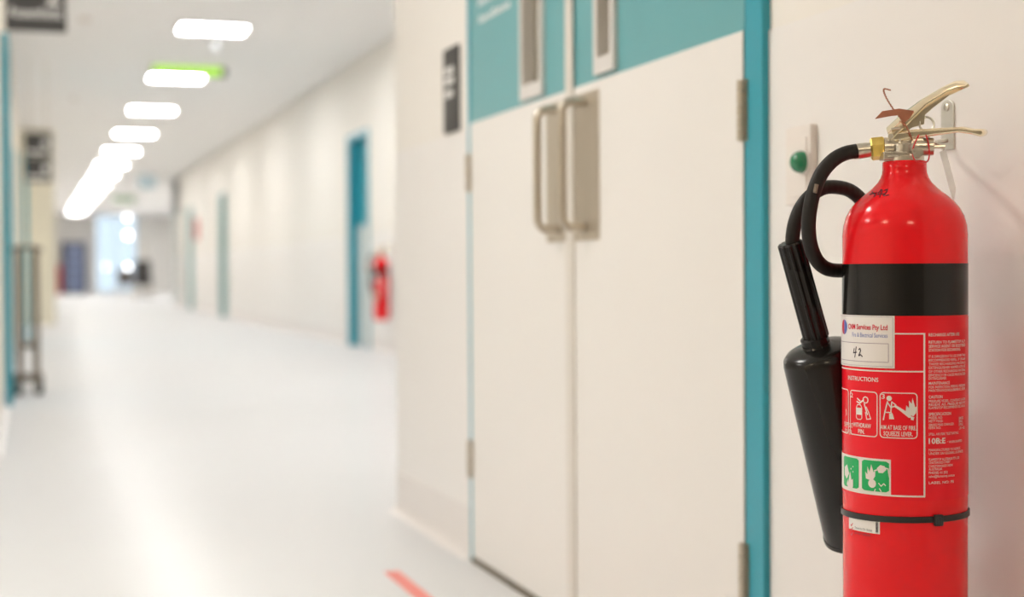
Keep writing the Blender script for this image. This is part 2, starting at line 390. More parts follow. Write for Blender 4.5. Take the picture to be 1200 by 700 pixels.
def leaf(y0, y1, vis, plate, hinge_y, hand):
    a, b = vis; z0 = 1.205; z1 = 1.95; t = 0.020; ho = 0.012
    lb = MB(); X0, X1, Z0, Z1 = W+0.002, W+0.046, 0.014, DTOP-0.054
    lb.box(X0, X1, y0, a+ho, Z0, Z1); lb.box(X0, X1, b-ho, y1, Z0, Z1); lb.box(X0, X1, a+ho, b-ho, Z0, z0-0.01); lb.box(X0, X1, a+ho, b-ho, z1+0.01, Z1)
    lf = lb.build('door_leaf', 'teal_leaf', door, smooth=False)
    bx(W-0.001, W+0.002, y0+0.002, y1-0.002, 0.016, ZP).build('white_panel', 'white', lf, smooth=False, bevel=0.0006)
    v = MB(); xa, xb = W-0.008, W+0.030
    v.box(xa, xb, a+ho, a+t, z0-0.01, z1+0.01); v.box(xa, xb, b-t, b-ho, z0-0.01, z1+0.01); v.box(xa, xb, a+t, b-t, z0-0.01, z0+0.004); v.box(xa, xb, a+t, b-t, z1-0.004, z1+0.01)
    v.box(xa, W+0.002, a, a+ho, z0-0.03, z1+0.03); v.box(xa, W+0.002, b-ho, b, z0-0.03, z1+0.03)
    v.box(xa, W+0.002, a+ho, b-ho, z0-0.03, z0-0.01); v.box(xa, W+0.002, a+ho, b-ho, z1+0.01, z1+0.03)
    v.build('vision_frame', 'frame_grey', lf, smooth=False)
    bx(W+0.024, W+0.030, a+t-0.002, b-t+0.002, z0, z1).build('vision_glass', 'vision', lf, smooth=False)
    pa, pb = plate
    bx(W-0.003, W-0.001, pa, pb, 0.838, 1.148).build('push_plate', 'plate', lf, smooth=False, bevel=0.0006)
    yh = hand; zt, zb = 1.128, 0.865; xo = W-0.055; rr = 0.0095; c = 0.022
    pts = [(W-0.004, yh, zt)]
    for q in range(0, 7): pts.append((xo+c-c*math.sin(q*math.pi/12), yh, zt-c+c*math.cos(q*math.pi/12)))
    for q in range(0, 7): pts.append((xo+c-c*math.cos(q*math.pi/12), yh, zb+c-c*math.sin(q*math.pi/12)))
    pts.append((W-0.004, yh, zb))
    hd = MB().tube(pts, rr, 16).build('pull_handle', 'steel', lf)
    for z in (zt, zb):
        MB().cyl((W-0.008, yh, z), (W-0.003, yh, z), 0.016, 20).build('rosette', 'steel', hd) if False else None
    for zc in (0.275, 1.035, 1.95):
        h = MB(); n = 5; hl = 0.100
        for k in range(n):
            h.cyl((W-0.006, hinge_y, zc-hl/2+k*hl/n+0.0008), (W-0.006, hinge_y, zc-hl/2+(k+1)*hl/n-0.0008), 0.0075, 12)
        h.box(W-0.0025, W+0.0005, hinge_y-0.013, hinge_y+0.013, zc-hl/2, zc+hl/2)
        h.build('hinge', 'steel', lf)
    return lf
lfR = leaf(YR0, YM-0.002, (onX(723, 60, W).y, onX(699, 60, W).y), (onX(703, 150, W).y, YM-0.028), YR0-0.002, onX(687, 125, W).y)
lfL = leaf(YM+0.002, YL1, (onX(638, 60, W).y, onX(612, 60, W).y), (YM+0.028, onX(641, 150, W).y), YL1+0.002, onX(657, 130, W).y)
bx(W-0.006, W-0.001, YM-0.024, YM+0.020, 0.016, DTOP-0.056).build('meeting_strip', 'alu', lfR, smooth=False, bevel=0.001)
# blurred two-line lettering on the left leaf
lt = MB()
for row, (pa, pb, ly) in enumerate(((560, 588, 6), (561, 598, 26))):
    ya, yb = onX(pa, ly, W).y, onX(pb, ly, W).y
    z = onX(pa, ly, W).z-0.004
    n = 7 if row == 0 else 9
    for k in range(n):
        y = ya+(yb-ya)*k/n; hh = 0.020 if k in (0, 4) else 0.014; w_ = (yb-ya)/n*0.62
        lt.box(W+0.0012, W+0.002, y+w_, y, z, z+hh)
        if k % 2: lt.box(W+0.0012, W+0.002, y+w_*1.3, y, z+hh-0.004, z+hh)
lt.build('lettering', 'sign_text', lfL, smooth=False)

# door nameplate on the near wall
sa, sb = onX(538.5, 110, WS), onX(522, 110, WS)
ps = empty('door_sign', (WS, (sa.y+sb.y)/2, 1.25), label='small charcoal sign with three pale lines left of the double door', cat='sign')
zt, zb = onX(522, 60, WS).z, onX(522, 158, WS).z
bx(WS-0.006, WS+0.003, sa.y, sb.y, zb, zt).build('plaque', 'sign', ps, smooth=False, bevel=0.001)
tx = MB()
for k, (py, frac) in enumerate(((84, .75), (96, .8), (111, .7))):
    z = onX(527, py, WS).z; y1 = sb.y-0.022; L = (sb.y-sa.y)*frac*0.8
    for j in range(5):
        tx.box(WS-0.0068, WS-0.006, y1-L*(j+0.75)/5, y1-L*j/5, z-0.010, z+0.010)
tx.build('lettering', 'sign_text', ps, smooth=False)

# red floor tape
p0, p1, p2 = onZ(450, 671, 0), onZ(469, 671, 0), onZ(503, 699, 0)
tag(bx(p0.x, p1.x, -1.0, p0.y, 0.0, 0.0012).build('floor_tape', 'line_red', smooth=False), 'red tape line stuck to the pale floor in front of the double door', 'floor tape')

# ================================================================ PUSH BUTTON
pc = onX(958, 190, WS)
pb_ = empty('push_button', (WS, pc.y+0.037, 0.86), label='white wall plate with a green dome button beside the door frame', cat='button')
py0 = pc.y; py1 = py0+0.076; pz1 = onX(958, 145, WS).z; pz0 = onX(958, 239, WS).z
bx(WS-0.012, WS, py0, py1, pz0, pz1).build('wall_plate', 'plastic', pb_, smooth=False, bevel=0.0025, seg=3)
bx(WS-0.0138, WS-0.011, py0+0.010, py1-0.010, pz0+0.012, pz1-0.018).build('cover_plate', 'plastic', pb_, smooth=False, bevel=0.0012)
dc = onX(941, 190, WS-0.014)
dm = MB(); prof = [(0.0172, 0), (0.0172, 0.003), (0.0168, 0.006), (0.0158, 0.010), (0.0138, 0.0140), (0.0105, 0.0172), (0.006, 0.0192), (0.0015, 0.0199)]
dm.lathe(prof, dc, (-1, 0, 0), 32); dm.build('button_dome', 'green_dome', pb_)
MB().cyl(dc+Vector((0.0005, 0, 0)), dc+Vector((-0.002, 0, 0)), 0.0195, 32).build('bezel', 'plastic', pb_)

# ================================================================ FIRE EXTINGUISHER
D = 1.72
AX = at(1060, 350, D)
ax, ay = AX.x, AX.y
RC = 71.3*D/FPX*0.9993               # cylinder radius
ZB = 0.305
ROT = Matrix.Rotation(-YAW, 4, 'Z')
ext = empty('fire_extinguisher', (ax, ay, ZB), -YAW,
            label='large red fire extinguisher with black band and label, sharp in the right foreground', cat='fire extinguisher', group='wall hung fire extinguishers')
INV = ext.matrix_basis.inverted()
def L(px, py, dy=0.0):                 # point seen at (px,py), dy metres beyond the axis plane, in extinguisher coordinates
    return INV @ at(px, py, D+dy)
def zc_(py): return L(1060, py, 0).z   # height on the axis
def zs(py): return L(1060, py, -RC).z  # height on the front of the shell
TILT = Matrix.Rotation(R(-10), 4, 'Z')
def E(mb, name, m, parent=None, **k): return mb.build(name, m, parent or ext, world=False, **k)
S = D/FPX
# --- shell
def zr(py, r): return L(1060, py, -r*0.3).z
prof = [(RC*0.80, 0.0), (RC*0.93, 0.004), (RC, 0.016), (RC, zc_(276))]
for px, py in ((70.2, 265), (67.2, 254), (62.5, 245), (56.5, 237.5), (49.5, 231), (42.5, 225.5), (36.2, 220), (31, 214.5), (27.6, 209), (25.8, 204), (25.2, 199), (25.2, 190.5)):
    prof.append((px*S, zc_(py)))
prof.append((23.5*S, zc_(189.5)))
E(MB().lathe(prof, n=96), 'cylinder', 'red', ang=60)
b0, b1 = zs(370.5), zs(309)
E(MB().lathe([(RC, b0), (RC+0.0003, b0), (RC+0.0003, b1), (RC, b1)], n=96), 'black_band', 'black_band')

# --- print on the shell
def hit(px, py, rad):
    """(angle, height) where the ray through px,py meets the shell"""
    o = INV @ CAM; d = (INV.to_3x3() @ ray(px, py))
    a = d.x**2+d.y**2; b = 2*(o.x*d.x+o.y*d.y); c = o.x**2+o.y**2-rad**2
    q = b*b-4*a*c
    t = (-b-math.sqrt(q))/(2*a) if q > 0 else -b/(2*a)
    p = o+d*t
    return math.atan2(p.x, -p.y), p.z
def phi(px): return hit(px, 400, RC)[0]
def zz(px, py): return hit(px, py, RC)[1]
def wrap(ph, z, off): return Vector(((RC+off)*math.sin(ph), -(RC+off)*math.cos(ph), z))
def patch(mb, ph0, ph1, z0, z1, off):
    n = max(1, int(abs(ph1-ph0)/R(4))+1); vs = []; fs = []
    for i in range(n+1):
        p = ph0+(ph1-ph0)*i/n; vs += [wrap(p, z0, off), wrap(p, z1, off)]
    for i in range(n): fs.append((2*i, 2*i+2, 2*i+3, 2*i+1))
    return mb.add(vs, fs)
def band(mb, ph0, ph1, z, w, off): return patch(mb, ph0, ph1, z-w/2, z+w/2, off)
def post(mb, ph, z0, z1, w, off): a = w/2/RC; return patch(mb, ph-a, ph+a, z0, z1, off)
def frame(mb, ph0, ph1, z0, z1, w, off, rad=0.0):
    if rad <= 0:
        band(mb, ph0, ph1, z0, w, off); band(mb, ph0, ph1, z1, w, off); post(mb, ph0, z0, z1, w, off); post(mb, ph1, z0, z1, w, off); return mb
    s0, s1 = ph0*RC, ph1*RC
    def ring(e):
        P = []
        for cx, cz, q0 in ((s1-rad, z1-rad, 0), (s0+rad, z1-rad, 90), (s0+rad, z0+rad, 180), (s1-rad, z0+rad, 270)):
            for k in range(5):
                q = R(q0+k*22.5); P.append((cx+(rad+e)*math.cos(q), cz+(rad+e)*math.sin(q)))
        out = []
        for i, p in enumerate(P):
            nx = P[(i+1) % len(P)]; m = max(1, int(abs(nx[0]-p[0])/0.005))
            for k in range(m): out.append((p[0]+(nx[0]-p[0])*k/m, p[1]+(nx[1]-p[1])*k/m))
        return out
    a, b = ring(w/2), ring(-w/2)
    if len(a) != len(b):
        b = [(p[0]+(s0+s1)/2*0, p[1]) for p in b][:len(a)]; a = a[:len(b)]
    n = len(a)
    mb.add([wrap(p[0]/RC, p[1], off) for p in a]+[wrap(p[0]/RC, p[1], off) for p in b], [(i, (i+1) % n, n+(i+1) % n, n+i) for i in range(n)])
    return mb
def rrect(mb, ph0, ph1, z0, z1, off, rad):
    s0, s1 = ph0*RC, ph1*RC; n = 10; vs = []; fs = []
    for i in range(n+1):
        t = i/n; s = s0+(s1-s0)*t; e = min(s-s0, s1-s); cut = 0
        if e < rad: cut = rad-math.sqrt(max(0, rad*rad-(rad-e)**2))
        vs += [wrap(s/RC, z0+cut, off), wrap(s/RC, z1-cut, off)]
    for i in range(n): fs.append((2*i, 2*i+2, 2*i+3, 2*i+1))
    return mb.add(vs, fs)
def text(mb, s, pxa, pxb, py, cap, off=0.0007, bold=0.0, ph=None):
    """letters wrapped on the shell: from pxa to pxb, baseline py (seen at the middle), cap height in px"""
    vs, fs = text_geo(s, bold)
    if not vs: return mb
    x0 = min(v.x for v in vs); x1 = max(v.x for v in vs)
    a, b = (phi(pxa), phi(pxb)) if ph is None else ph
    z = zz((pxa+pxb)/2, py); k = cap*(D-RC)/FPX/0.72
    return mb.add([wrap(a+(b-a)*(v.x-x0)/(x1-x0), z+v.y*k, off) for v in vs], fs)
def poly(mb, pts, off, c, sc):
    """small pictogram polygon: pts in px around c=(px,py) mapped on the shell"""
    ph0, z0 = phi(c[0]), zz(*c)
    return mb.add([wrap(ph0+(x*sc*S)/RC, z0-y*sc*S, off) for x, y in pts], [tuple(range(len(pts)))])
def disc(mb, x, y, r, off, c, sc, n=12): return poly(mb, [(x+r*math.cos(2*math.pi*i/n), y+r*math.sin(2*math.pi*i/n)) for i in range(n)], off, c, sc)
def stroke(mb, pts, w, off, c, sc):
    for (x0, y0), (x1, y1) in zip(pts, pts[1:]):
        l = math.hypot(x1-x0, y1-y0) or 1; nx, ny = -(y1-y0)/l*w/2, (x1-x0)/l*w/2; ex, ey = (x1-x0)/l*w*.3, (y1-y0)/l*w*.3
        poly(mb, [(x0+nx-ex, y0+ny-ey), (x1+nx+ex, y1+ny+ey), (x1-nx+ex, y1-ny+ey), (x0-nx-ex, y0-ny-ey)], off, c, sc)
    return mb

PHL = R(-100)
lab = E(patch(MB(), R(-120), R(100), zs(588), zs(372.5), 0.0003), 'instruction_label', 'red_label')
lines = MB()
zt_, zmid, zbot = zs(391.5), zs(436), zs(583)
band(lines, PHL, phi(1083.5), zt_, 0.0016, 0.0006); band(lines, PHL, phi(1083.5), zmid, 0.0016, 0.0006); band(lines, PHL, phi(1083.5), zbot, 0.0020, 0.0006)
post(lines, phi(1083), zbot-0.001, zt_+0.0008, 0.0020, 0.0006)
p2a, p2b, p3a, p3b = phi(996.5), phi(1028), phi(1031.5), phi(1074.5)
w3 = p3b-p3a
zp1, zp0 = zs(461.5), zs(514.5)
for a, b in ((p2a-w3-R(3), p2a-R(3)), (p2b-w3, p2b), (p3a, p3b)):
    frame(lines, a, b, zp0, zp1, 0.0011, 0.0006, 0.004)
E(lines, 'label_lines', 'print_white', lab, smooth=False)
tm = MB()
text(tm, 'INSTRUCTIONS', 994.5, 1029.5, 446.8, 5.2, bold=0.012)
text(tm, 'WITHDRAW', 1000, 1021, 501.2, 5.4, bold=0.012); text(tm, 'PIN.', 1006, 1013.5, 508.3, 5.4, bold=0.012)
text(tm, 'AIM AT BASE OF FIRE.', 1031.8, 1073.4, 504.0, 5.3, bold=0.010); text(tm, 'SQUEEZE LEVER.', 1035.5, 1069.5, 511.2, 5.3, bold=0.010)
text(tm, '2', 997.3, 1000, 465.8, 5.8); text(tm, '3', 1033, 1037, 467.5, 6.0)
text(tm, 'LEVER.', 984.5, 993.5, 507, 6, ph=(R(-84), R(-69))); text(tm, 'SUPPORT', 984.5, 993.5, 499, 6, ph=(R(-86), R(-68.5)))
COLM = [
    (394, 4.0, 'RECHARGE AFTER USE', 1088, 1123.5, .01),
    (402.5, 3.8, 'RETURN TO FLAMESTOP A.S.P.', 1088, 1130.3, .01), (407.2, 3.8, 'SERVICE AGENT OR REGISTERED', 1088, 1130.3, .01), (411.8, 3.8, 'STATION FOR RECHARGING.', 1088, 1125, .01),
    (419, 3.5, 'IT IS DANGEROUS TO USE OTHER THAN', 1088, 1130.3, 0), (423.4, 3.5, 'RECOMMENDED REFILL. IF UNSAFE', 1088, 1130.3, 0), (427.8, 3.5, 'THOSE RECHARGING MATERIALS', 1088, 1130.3, 0),
    (432.2, 3.5, 'EXTINGUISHER NAMEPLATE USE', 1088, 1130.3, 0), (436.6, 3.5, 'OF OTHER RECHARGING MATERIAL', 1088, 1130.3, 0), (441, 3.5, 'EFFICIENCY OR CAUSE MALFUNCTION', 1088, 1130.3, 0), (445.2, 3.5, 'EXTINGUISHER.', 1088, 1109, 0),
    (450.8, 3.9, 'MAINTENANCE', 1088, 1112.5, .01), (454.8, 3.4, 'FOR INSPECTION, PERIOD, PRESSURE', 1088, 1130.2, 0), (458.8, 3.4, 'MAINTENANCE REQUIREMENTS, REFER', 1088, 1130.2, 0),
    (467, 3.9, 'CAUTION', 1088, 1104, .01), (471.2, 3.4, 'PRESSURE VESSEL. CONTENTS UNDER', 1088, 1130.2, 0), (475.2, 3.4, 'RELIEVE ALL PRESSURE BEFORE', 1088, 1130.2, 0), (479, 3.4, 'FLAMESTOP RECOMMENDS RECHARGE', 1088, 1130.2, 0),
    (487, 3.9, 'SPECIFICATION', 1088, 1114, .01), (491.2, 3.3, 'MODEL NO:', 1088, 1104, 0), (495.2, 3.3, 'NETT MASS:', 1088, 1104.5, 0), (499.2, 3.3, 'GROSS MASS CHARGED:', 1088, 1117.5, 0), (503, 3.3, 'FERN NO:', 1088, 1102, 0),
    (491.4, 3.3, '5KG', 1123, 1128, 0), (495.2, 3.3, '5KG', 1123, 1127, 0), (499, 3.3, '17KG', 1123, 1127.5, 0), (503, 3.3, '-20 +55', 1123, 1129.5, 0),
    (510, 3.3, 'STILL AIR FIRE TEST RATING', 1088, 1122.5, 0), (520, 7.2, '10B:E', 1088, 1107.5, .02), (519, 3.3, '* WHEN SHIPPED', 1109.5, 1126.5, 0),
    (528.5, 3.3, 'MANUFACTURED TO AS/NZS', 1088, 1124.5, 0), (532.5, 3.3, 'UNDER SAI GLOBAL LICENCE', 1088, 1127.5, 0),
    (539.6, 3.3, 'FLAMESTOP AUSTRALIA PTY LTD', 1088, 1123.5, 0), (543.6, 3.3, 'CHATSWOOD STREET', 1088, 1113, 0), (547.6, 3.3, 'CHATSWOOD NSW', 1088, 1116, 0), (551.4, 3.3, 'AUSTRALIA', 1088, 1103.5, 0), (555.4, 3.3, 'PHONE: 61 (02)', 1088, 1110, 0), (559.4, 3.3, 'sales@flamestop.com.au', 1088, 1118, 0),
    (567, 3.4, 'LABEL NO: FS', 1088, 1117, 0)]
for py, cap, s, a, b, bo in COLM: text(tm, s, a, b, py, cap*0.92, bold=bo)
# pictograms: 2 extinguisher with its pin drawn out, 3 figure aiming at a fire
c2 = (1011, 478.5); k2 = 0.88
O = 0.0007
stroke(tm, [(-11, 0), (-11, 13), (-9, 15), (-3, 15), (-1, 13), (-1, 0), (-3, -4), (-9, -4), (-11, 0)], 1.0, O, c2, k2)
poly(tm, [(-10.5, 0), (-1.5, 0), (-1.5, 9), (-10.5, 9)], O, c2, k2)
stroke(tm, [(-10, -8), (-5, -6), (2, -11)], 1.8, O, c2, k2); stroke(tm, [(-9, -12), (-4, -9)], 1.8, O, c2, k2)
stroke(tm, [(5+4*math.cos(q*math.pi/6), -11+4*math.sin(q*math.pi/6)) for q in range(13)], 1.3, O, c2, k2)
stroke(tm, [(3, -6), (8, 8)], 1.6, O, c2, k2); stroke(tm, [(6, -2), (10, 5), (13, 13), (7, 14), (5, 5)], 1.2, O, c2, k2)
c3 = (1053, 481); k3 = 0.94
disc(tm, -11, -14, 3.2, O, c3, k3)
stroke(tm, [(-13, -10), (-16, 2), (-18, 12)], 1.4, O, c3, k3); stroke(tm, [(-8, -9), (-9, 2), (-6, 10)], 1.4, O, c3, k3)
stroke(tm, [(-13, -9), (-9, -3), (-4, -5)], 1.4, O, c3, k3); stroke(tm, [(-15, 3), (-9, 3)], 1.2, O, c3, k3); stroke(tm, [(-8, -10), (-3, -6)], 1.2, O, c3, k3)
poly(tm, [(-11, 4), (-7, 4), (-5, 11), (-11, 11)], O, c3, k3)
poly(tm, [(-4, -6.5), (2, -3), (13, 4), (15, 8), (12, 9), (1, 0), (-5, -4)], O, c3, k3)
poly(tm, [(8, 2), (9, -6), (12, -3), (12, -12), (15, -8), (16, -15), (18, -8), (19, -4), (21, -5), (20, 3), (17, 7), (12, 5)], O, c3, k3)
poly(tm, [(14, 7), (18, 8), (17, 12), (14, 11)], O, c3, k3)
stroke(tm, [(-3.5, 0), (-1.5, 8), (-3, 12)], 1.2, O, (993, 480), 0.6)
E(tm, 'label_print', 'print_white', lab, smooth=False)
# green hazard squares on their white ground
gw = E(patch(MB(), R(-110), phi(1044), zs(582.0), zs(540.5), 0.0007), 'hazard_ground', 'print_white', lab, smooth=False)
gs = MB(); ga, gb_ = phi(1010.5), phi(1042)
rrect(gs, ga, gb_, zs(579.5), zs(543), 0.0010, 0.002); rrect(gs, ga-(gb_-ga)-R(4), ga-R(4), zs(579.5), zs(543), 0.0010, 0.002)
E(gs, 'hazard_square', 'green_label', lab, smooth=False)
pm = MB(); O2 = 0.0013; cg = (1027, 558)
disc(pm, -5, 9, 5, O2, cg, 1); poly(pm, [(-13, 4), (-14, -4), (-11, -1), (-11, -10), (-8, -4), (-6, -13), (-3, -4), (-1, -6), (-1, 0), (-4, 5), (-9, 5)], O2, cg, 1)
poly(pm, [(1, -9), (5, -13), (10, -12), (12, -8), (8, -4), (3, -4)], O2, cg, 1); stroke(pm, [(11, -10), (14, -9), (15, -2), (16, 2)], 1.3, O2, cg, 1)
stroke(pm, [(1, -7), (-2, -6)], 1.3, O2, cg, 1); stroke(pm, [(3, 8), (6, 11), (9, 8), (11, 10)], 1.1, O2, cg, 1); stroke(pm, [(-1, 15), (-2, 18)], 1.1, O2, cg, 1); stroke(pm, [(4, 14), (6, 17)], 1.1, O2, cg, 1)
cg2 = (996, 558)
poly(pm, [(0, 16), (-6, 10), (-3, 4), (-2, 8), (2, -6), (5, 4), (8, 2), (8, 11), (5, 16)], O2, cg2, 1.0); poly(pm, [(-12, -9), (-5, -13), (0, -3), (-6, 4), (-12, 0)], O2, cg2, 1.0)
disc(pm, 4, -9, 1.0, O2, cg2, 1); disc(pm, 8, -12, 0.9, O2, cg2, 1); disc(pm, 8, -6, 0.9, O2, cg2, 1)
E(pm, 'hazard_pictogram', 'print_white', lab, smooth=False)
# service sticker
st = E(patch(MB(), R(-112), phi(1048.6), zs(432.5), zs(370.5), 0.0012), 'service_sticker', 'paper', smooth=False)
q = MB(); frame(q, R(-108), phi(1046.5), zs(430.5), zs(372), 0.0004, 0.0015); frame(q, R(-100), phi(1041.5), zs(425.5), zs(403.5), 0.0007, 0.0015)
E(q, 'sticker_lines', 'print_grey', st, smooth=False)
q = MB(); text(q, 'CNM Services Pty Ltd', 995.5, 1040.5, 386.5, 6.4, 0.0015, 0.022); E(q, 'company_name', 'print_red', st, smooth=False)
q = MB(); text(q, 'Fire & Electrical Services', 1000, 1040.5, 395.5, 5.4, 0.0015, 0.0); 
cl = (992, 385.5)
ph0 = phi(990.8); zl = zs(385.5)
def half(sign, r):
    pts = [(0, -r), (0, r)] + [(sign*r*math.cos(R(a)), r*math.sin(R(a))) for a in range(75, -90, -15)]
    return [wrap(ph0+x/RC, zl+y, 0.0015) for x, y in pts]
hp = half(1, 0.0088); q.add(hp, [tuple(range(len(hp)))]); E(q, 'service_line', 'print_blue', st, smooth=False)
hp = half(-1, 0.0088); E(MB().add(hp, [tuple(range(len(hp)))]), 'logo_half', 'print_red', st, smooth=False)
q = MB(); c4 = (1007, 413)
stroke(q, [(-7, -4), (-8.5, 1), (-3, 0)], 1.2, 0.0015, c4, 1.0); stroke(q, [(-3.5, -6), (-6, 6)], 1.3, 0.0015, c4, 1.0)
stroke(q, [(0.5, -3), (2.5, -4.5), (3.5, -2), (0.5, 3.5), (1, 4), (3, 2.5), (6, 4.5)], 1.3, 0.0015, c4, 1.0)
E(q, 'handwritten_number', 'print_black', st, smooth=False)
# small record label below the tie
rl = E(patch(MB(), phi(995), phi(1031), zs(630), zs(612), 0.0006), 'record_label', 'paper', smooth=False)
q = MB(); text(q, 'Tested by Chn Global', 1002, 1022, 621.5, 2.6, 0.0009); text(q, 'DO NOT REMOVE', 1002, 1020, 627.5, 2.8, 0.0009)
for k in range(5): post(q, phi(1026.5)+R(0.5)*k, zs(628), zs(616), 0.0004, 0.0009)
E(q, 'record_print', 'print_black', rl, smooth=False)
q = MB()
for py in (615, 620, 626): stroke(q, [(-2, 0), (-0.5, 1.5), (2, -2)], 1.2, 0.0009, (998.5, py), 1.0)
post(q, phi(993.5), zs(629), zs(613), 0.0005, 0.0009)
E(q, 'record_ticks', 'print_red', rl, smooth=False)
# cable tie, slightly askew
ct = MB(); n = 96; vs = []; fs = []
for i in range(n):
    a = 2*math.pi*i/n; z = zs(611.5)+0.0016*math.sin(a*1+0.6)
    for r_, h_ in ((RC+0.0005, -0.0036), (RC+0.0019, -0.0034), (RC+0.0019, 0.0034), (RC+0.0005, 0.0036)):
        vs.append((r_*math.sin(a), -r_*math.cos(a), z+h_))
for i in range(n):
    for k in range(4): fs.append((i*4+k, ((i+1) % n)*4+k, ((i+1) % n)*4+(k+1) % 4, i*4+(k+1) % 4))
tie = E(ct.add(vs, fs), 'cable_tie', 'tie')
a = phi(1098); rz = Matrix.Rotation(a, 4, 'Z'); zt_ = zs(611.0)
bk = MB(); bk.box(-0.0055, 0.0055, -RC-0.0055, -RC-0.0006, zt_-0.0065, zt_+0.0065); E(bk.xf(rz), 'buckle', 'tie', tie, bevel=0.0012)
bk = MB(); bk.box(-0.0022, 0.0022, -RC-0.0066, -RC-0.0052, zt_-0.0042, zt_+0.0042); E(bk.xf(rz), 'buckle_tongue', 'tie', tie, bevel=0.0005)

# marker scrawl on the shoulder: strokes laid on the dome (a sharp 42)
def dome_r(z):
    for (r0, z0), (r1, z1) in zip(prof, prof[1:]):
        if z0 <= z <= z1: return r0+(r1-r0)*(z-z0)/max(1e-6, z1-z0)
    return prof[-1][0]
def dome_pt(px, py):
    o = INV @ CAM; d = INV.to_3x3() @ ray(px, py); t = 1.55
    for _ in range(2000):
        p = o+d*t
        if p.x**2+p.y**2 < (dome_r(p.z)+0.0004)**2: return p
        t += 0.0002
    return p
sm = MB()
for pts in (((1022, 225), (1026, 229), (1024, 231)), ((1019, 228), (1028, 226)), ((1033, 222), (1028, 228.5), (1036, 227)), ((1034, 222.5), (1031, 231)),
            ((1036, 223.5), (1040, 222), (1039, 225), (1035, 229.5), (1042, 228.5))):
    P = []
    for (x0, y0), (x1, y1) in zip(pts, pts[1:]):
        P += [dome_pt(x0+(x1-x0)*k/4, y0+(y1-y0)*k/4) for k in range(4)]
    P.append(dome_pt(*pts[-1])); sm.tube(P, 0.0006, 6)
E(sm, 'marker_scrawl', 'print_black')

# --- valve
def T(px, py, dy=0.0): return TILT @ L(px, py, dy)
vb = MB()
vb.lathe([(22.5*S, zc_(190.5)), (22.5*S, zc_(184)), (20*S, zc_(182)), (14*S, zc_(181)), (14*S, zc_(170))], n=40)
vb.cyl(T(1040, 172.5), T(1092, 172.5), 10.5*S, 24)
vb.cyl(T(1044, 166.5), T(1080, 166.5), 9*S, 20)
vb.cyl(T(1036, 173), T(1041, 173), 12.5*S, 24)
vb.cyl(T(1089, 172.5), T(1105, 172.5), 2.4*S, 10)
vb.cyl(T(1060, 166), T(1060, 158), 8*S, 20); vb.cyl(T(1052, 170), T(1054, 170), 13*S, 24); vb.cyl(T(1066, 170), T(1068, 170), 12.5*S, 24)
valve = E(vb, 'valve_body', 'nickel')
blk = MB(); p0 = T(1040, 187, -0.024); p1 = T(1062, 178.5, -0.008)
blk.box(p0.x, p1.x, min(p0.y, p1.y), max(p0.y, p1.y)+0.01, min(p0.z, p1.z), max(p0.z, p1.z)); E(blk, 'stamped_block', 'nickel', valve, bevel=0.0012)
E(MB().tube([T(1045, 182.6, -0.0243), T(1057, 182.4, -0.0243)], 0.0015, 6), 'block_stamp', 'nickel', valve)
pn = T(1076, 179, -0.02); E(MB().tube([pn, pn+Vector((0, -0.008, 0))], 7.0*S, 6), 'relief_nut', 'nickel', valve, ang=20)
E(MB().cyl(pn+Vector((0, -0.008, 0)), pn+Vector((0, -0.0095, 0)), 3.2*S, 16), 'relief_stem', 'nickel', valve)
# gold hex nut and ferrule
na, nb = T(1020.5, 174.5), T(1036.5, 173)
nut = MB(); d_ = (nb-na)
nut.tube([na, na+d_*0.12, na+d_*0.9, nb], [11.5*S, 13.6*S, 13.6*S, 12*S], 6)
E(nut, 'hose_nut', 'gold', ang=20)
E(MB().tube([T(1000.5, 177.5), T(1008, 176.4), T(1021, 174.8)], [9.0*S, 9.3*S, 8.8*S], 24), 'hose_ferrule', 'nickel', ang=60)
# --- levers
def chan(pts, dy): return [T(px, py, dy) for px, py in pts]
lv = MB()
far = [(1039, 149), (1055, 134), (1078, 117), (1100, 104), (1116, 96), (1126, 95.5), (1130, 99), (1127, 104.5), (1108, 113), (1090, 127), (1081, 135), (1080, 146), (1066, 150), (1050, 162.5), (1044, 163.5), (1041, 160)]
near = [(1039, 149), (1055, 134), (1078, 117), (1100, 104), (1116, 96), (1126, 95.5), (1130, 99), (1128, 102), (1110, 106.5), (1086, 121), (1070, 134), (1066, 143), (1050, 162.5), (1044, 163.5), (1041, 160)]
yw = 0.0125
def slab(mb, pts, dy, th): a = chan(pts, dy); b = chan(pts, dy+th); n = len(a); return mb.add(a+b, [tuple(range(n-1, -1, -1)), tuple(range(n, 2*n))]+[(i, (i+1) % n, n+(i+1) % n, n+i) for i in range(n)])
up_ = [(1039, 149), (1055, 134), (1078, 117), (1100, 104), (1116, 96), (1126, 95.5), (1130, 99)]
lo_ = [(1046, 163), (1066, 143), (1086, 122), (1109, 107.5), (1120, 103.5), (1127, 103), (1129.5, 102)]
def ribbon(mb, rails):                 # sheet through rails [(points, dy)], 1.4 mm thick
    k = len(rails); n = len(rails[0][0]); vs = []; fs = []
    for pts, dy in rails: vs += chan(pts, dy)
    nv = len(vs); inn = TILT @ Vector((0, 0, 0))
    for pts, dy in rails: vs += [p+Vector((0.0003, 0.0004 if dy < 0 else -0.0004, -0.0014)) for p in chan(pts, dy)]
    for i in range(k-1):
        for j in range(n-1):
            q = (i*n+j, i*n+j+1, (i+1)*n+j+1, (i+1)*n+j); fs += [q, tuple(nv+x for x in q[::-1])]
    rim = [i for i in range(n)]+[i*n+n-1 for i in range(1, k)]+[(k-1)*n+j for j in range(n-2, -1, -1)]+[i*n for i in range(k-2, 0, -1)]
    for i, r0 in enumerate(rim):
        r1 = rim[(i+1) % len(rim)]; fs.append((r0, r1, nv+r1, nv+r0))
    return mb.add(vs, fs)
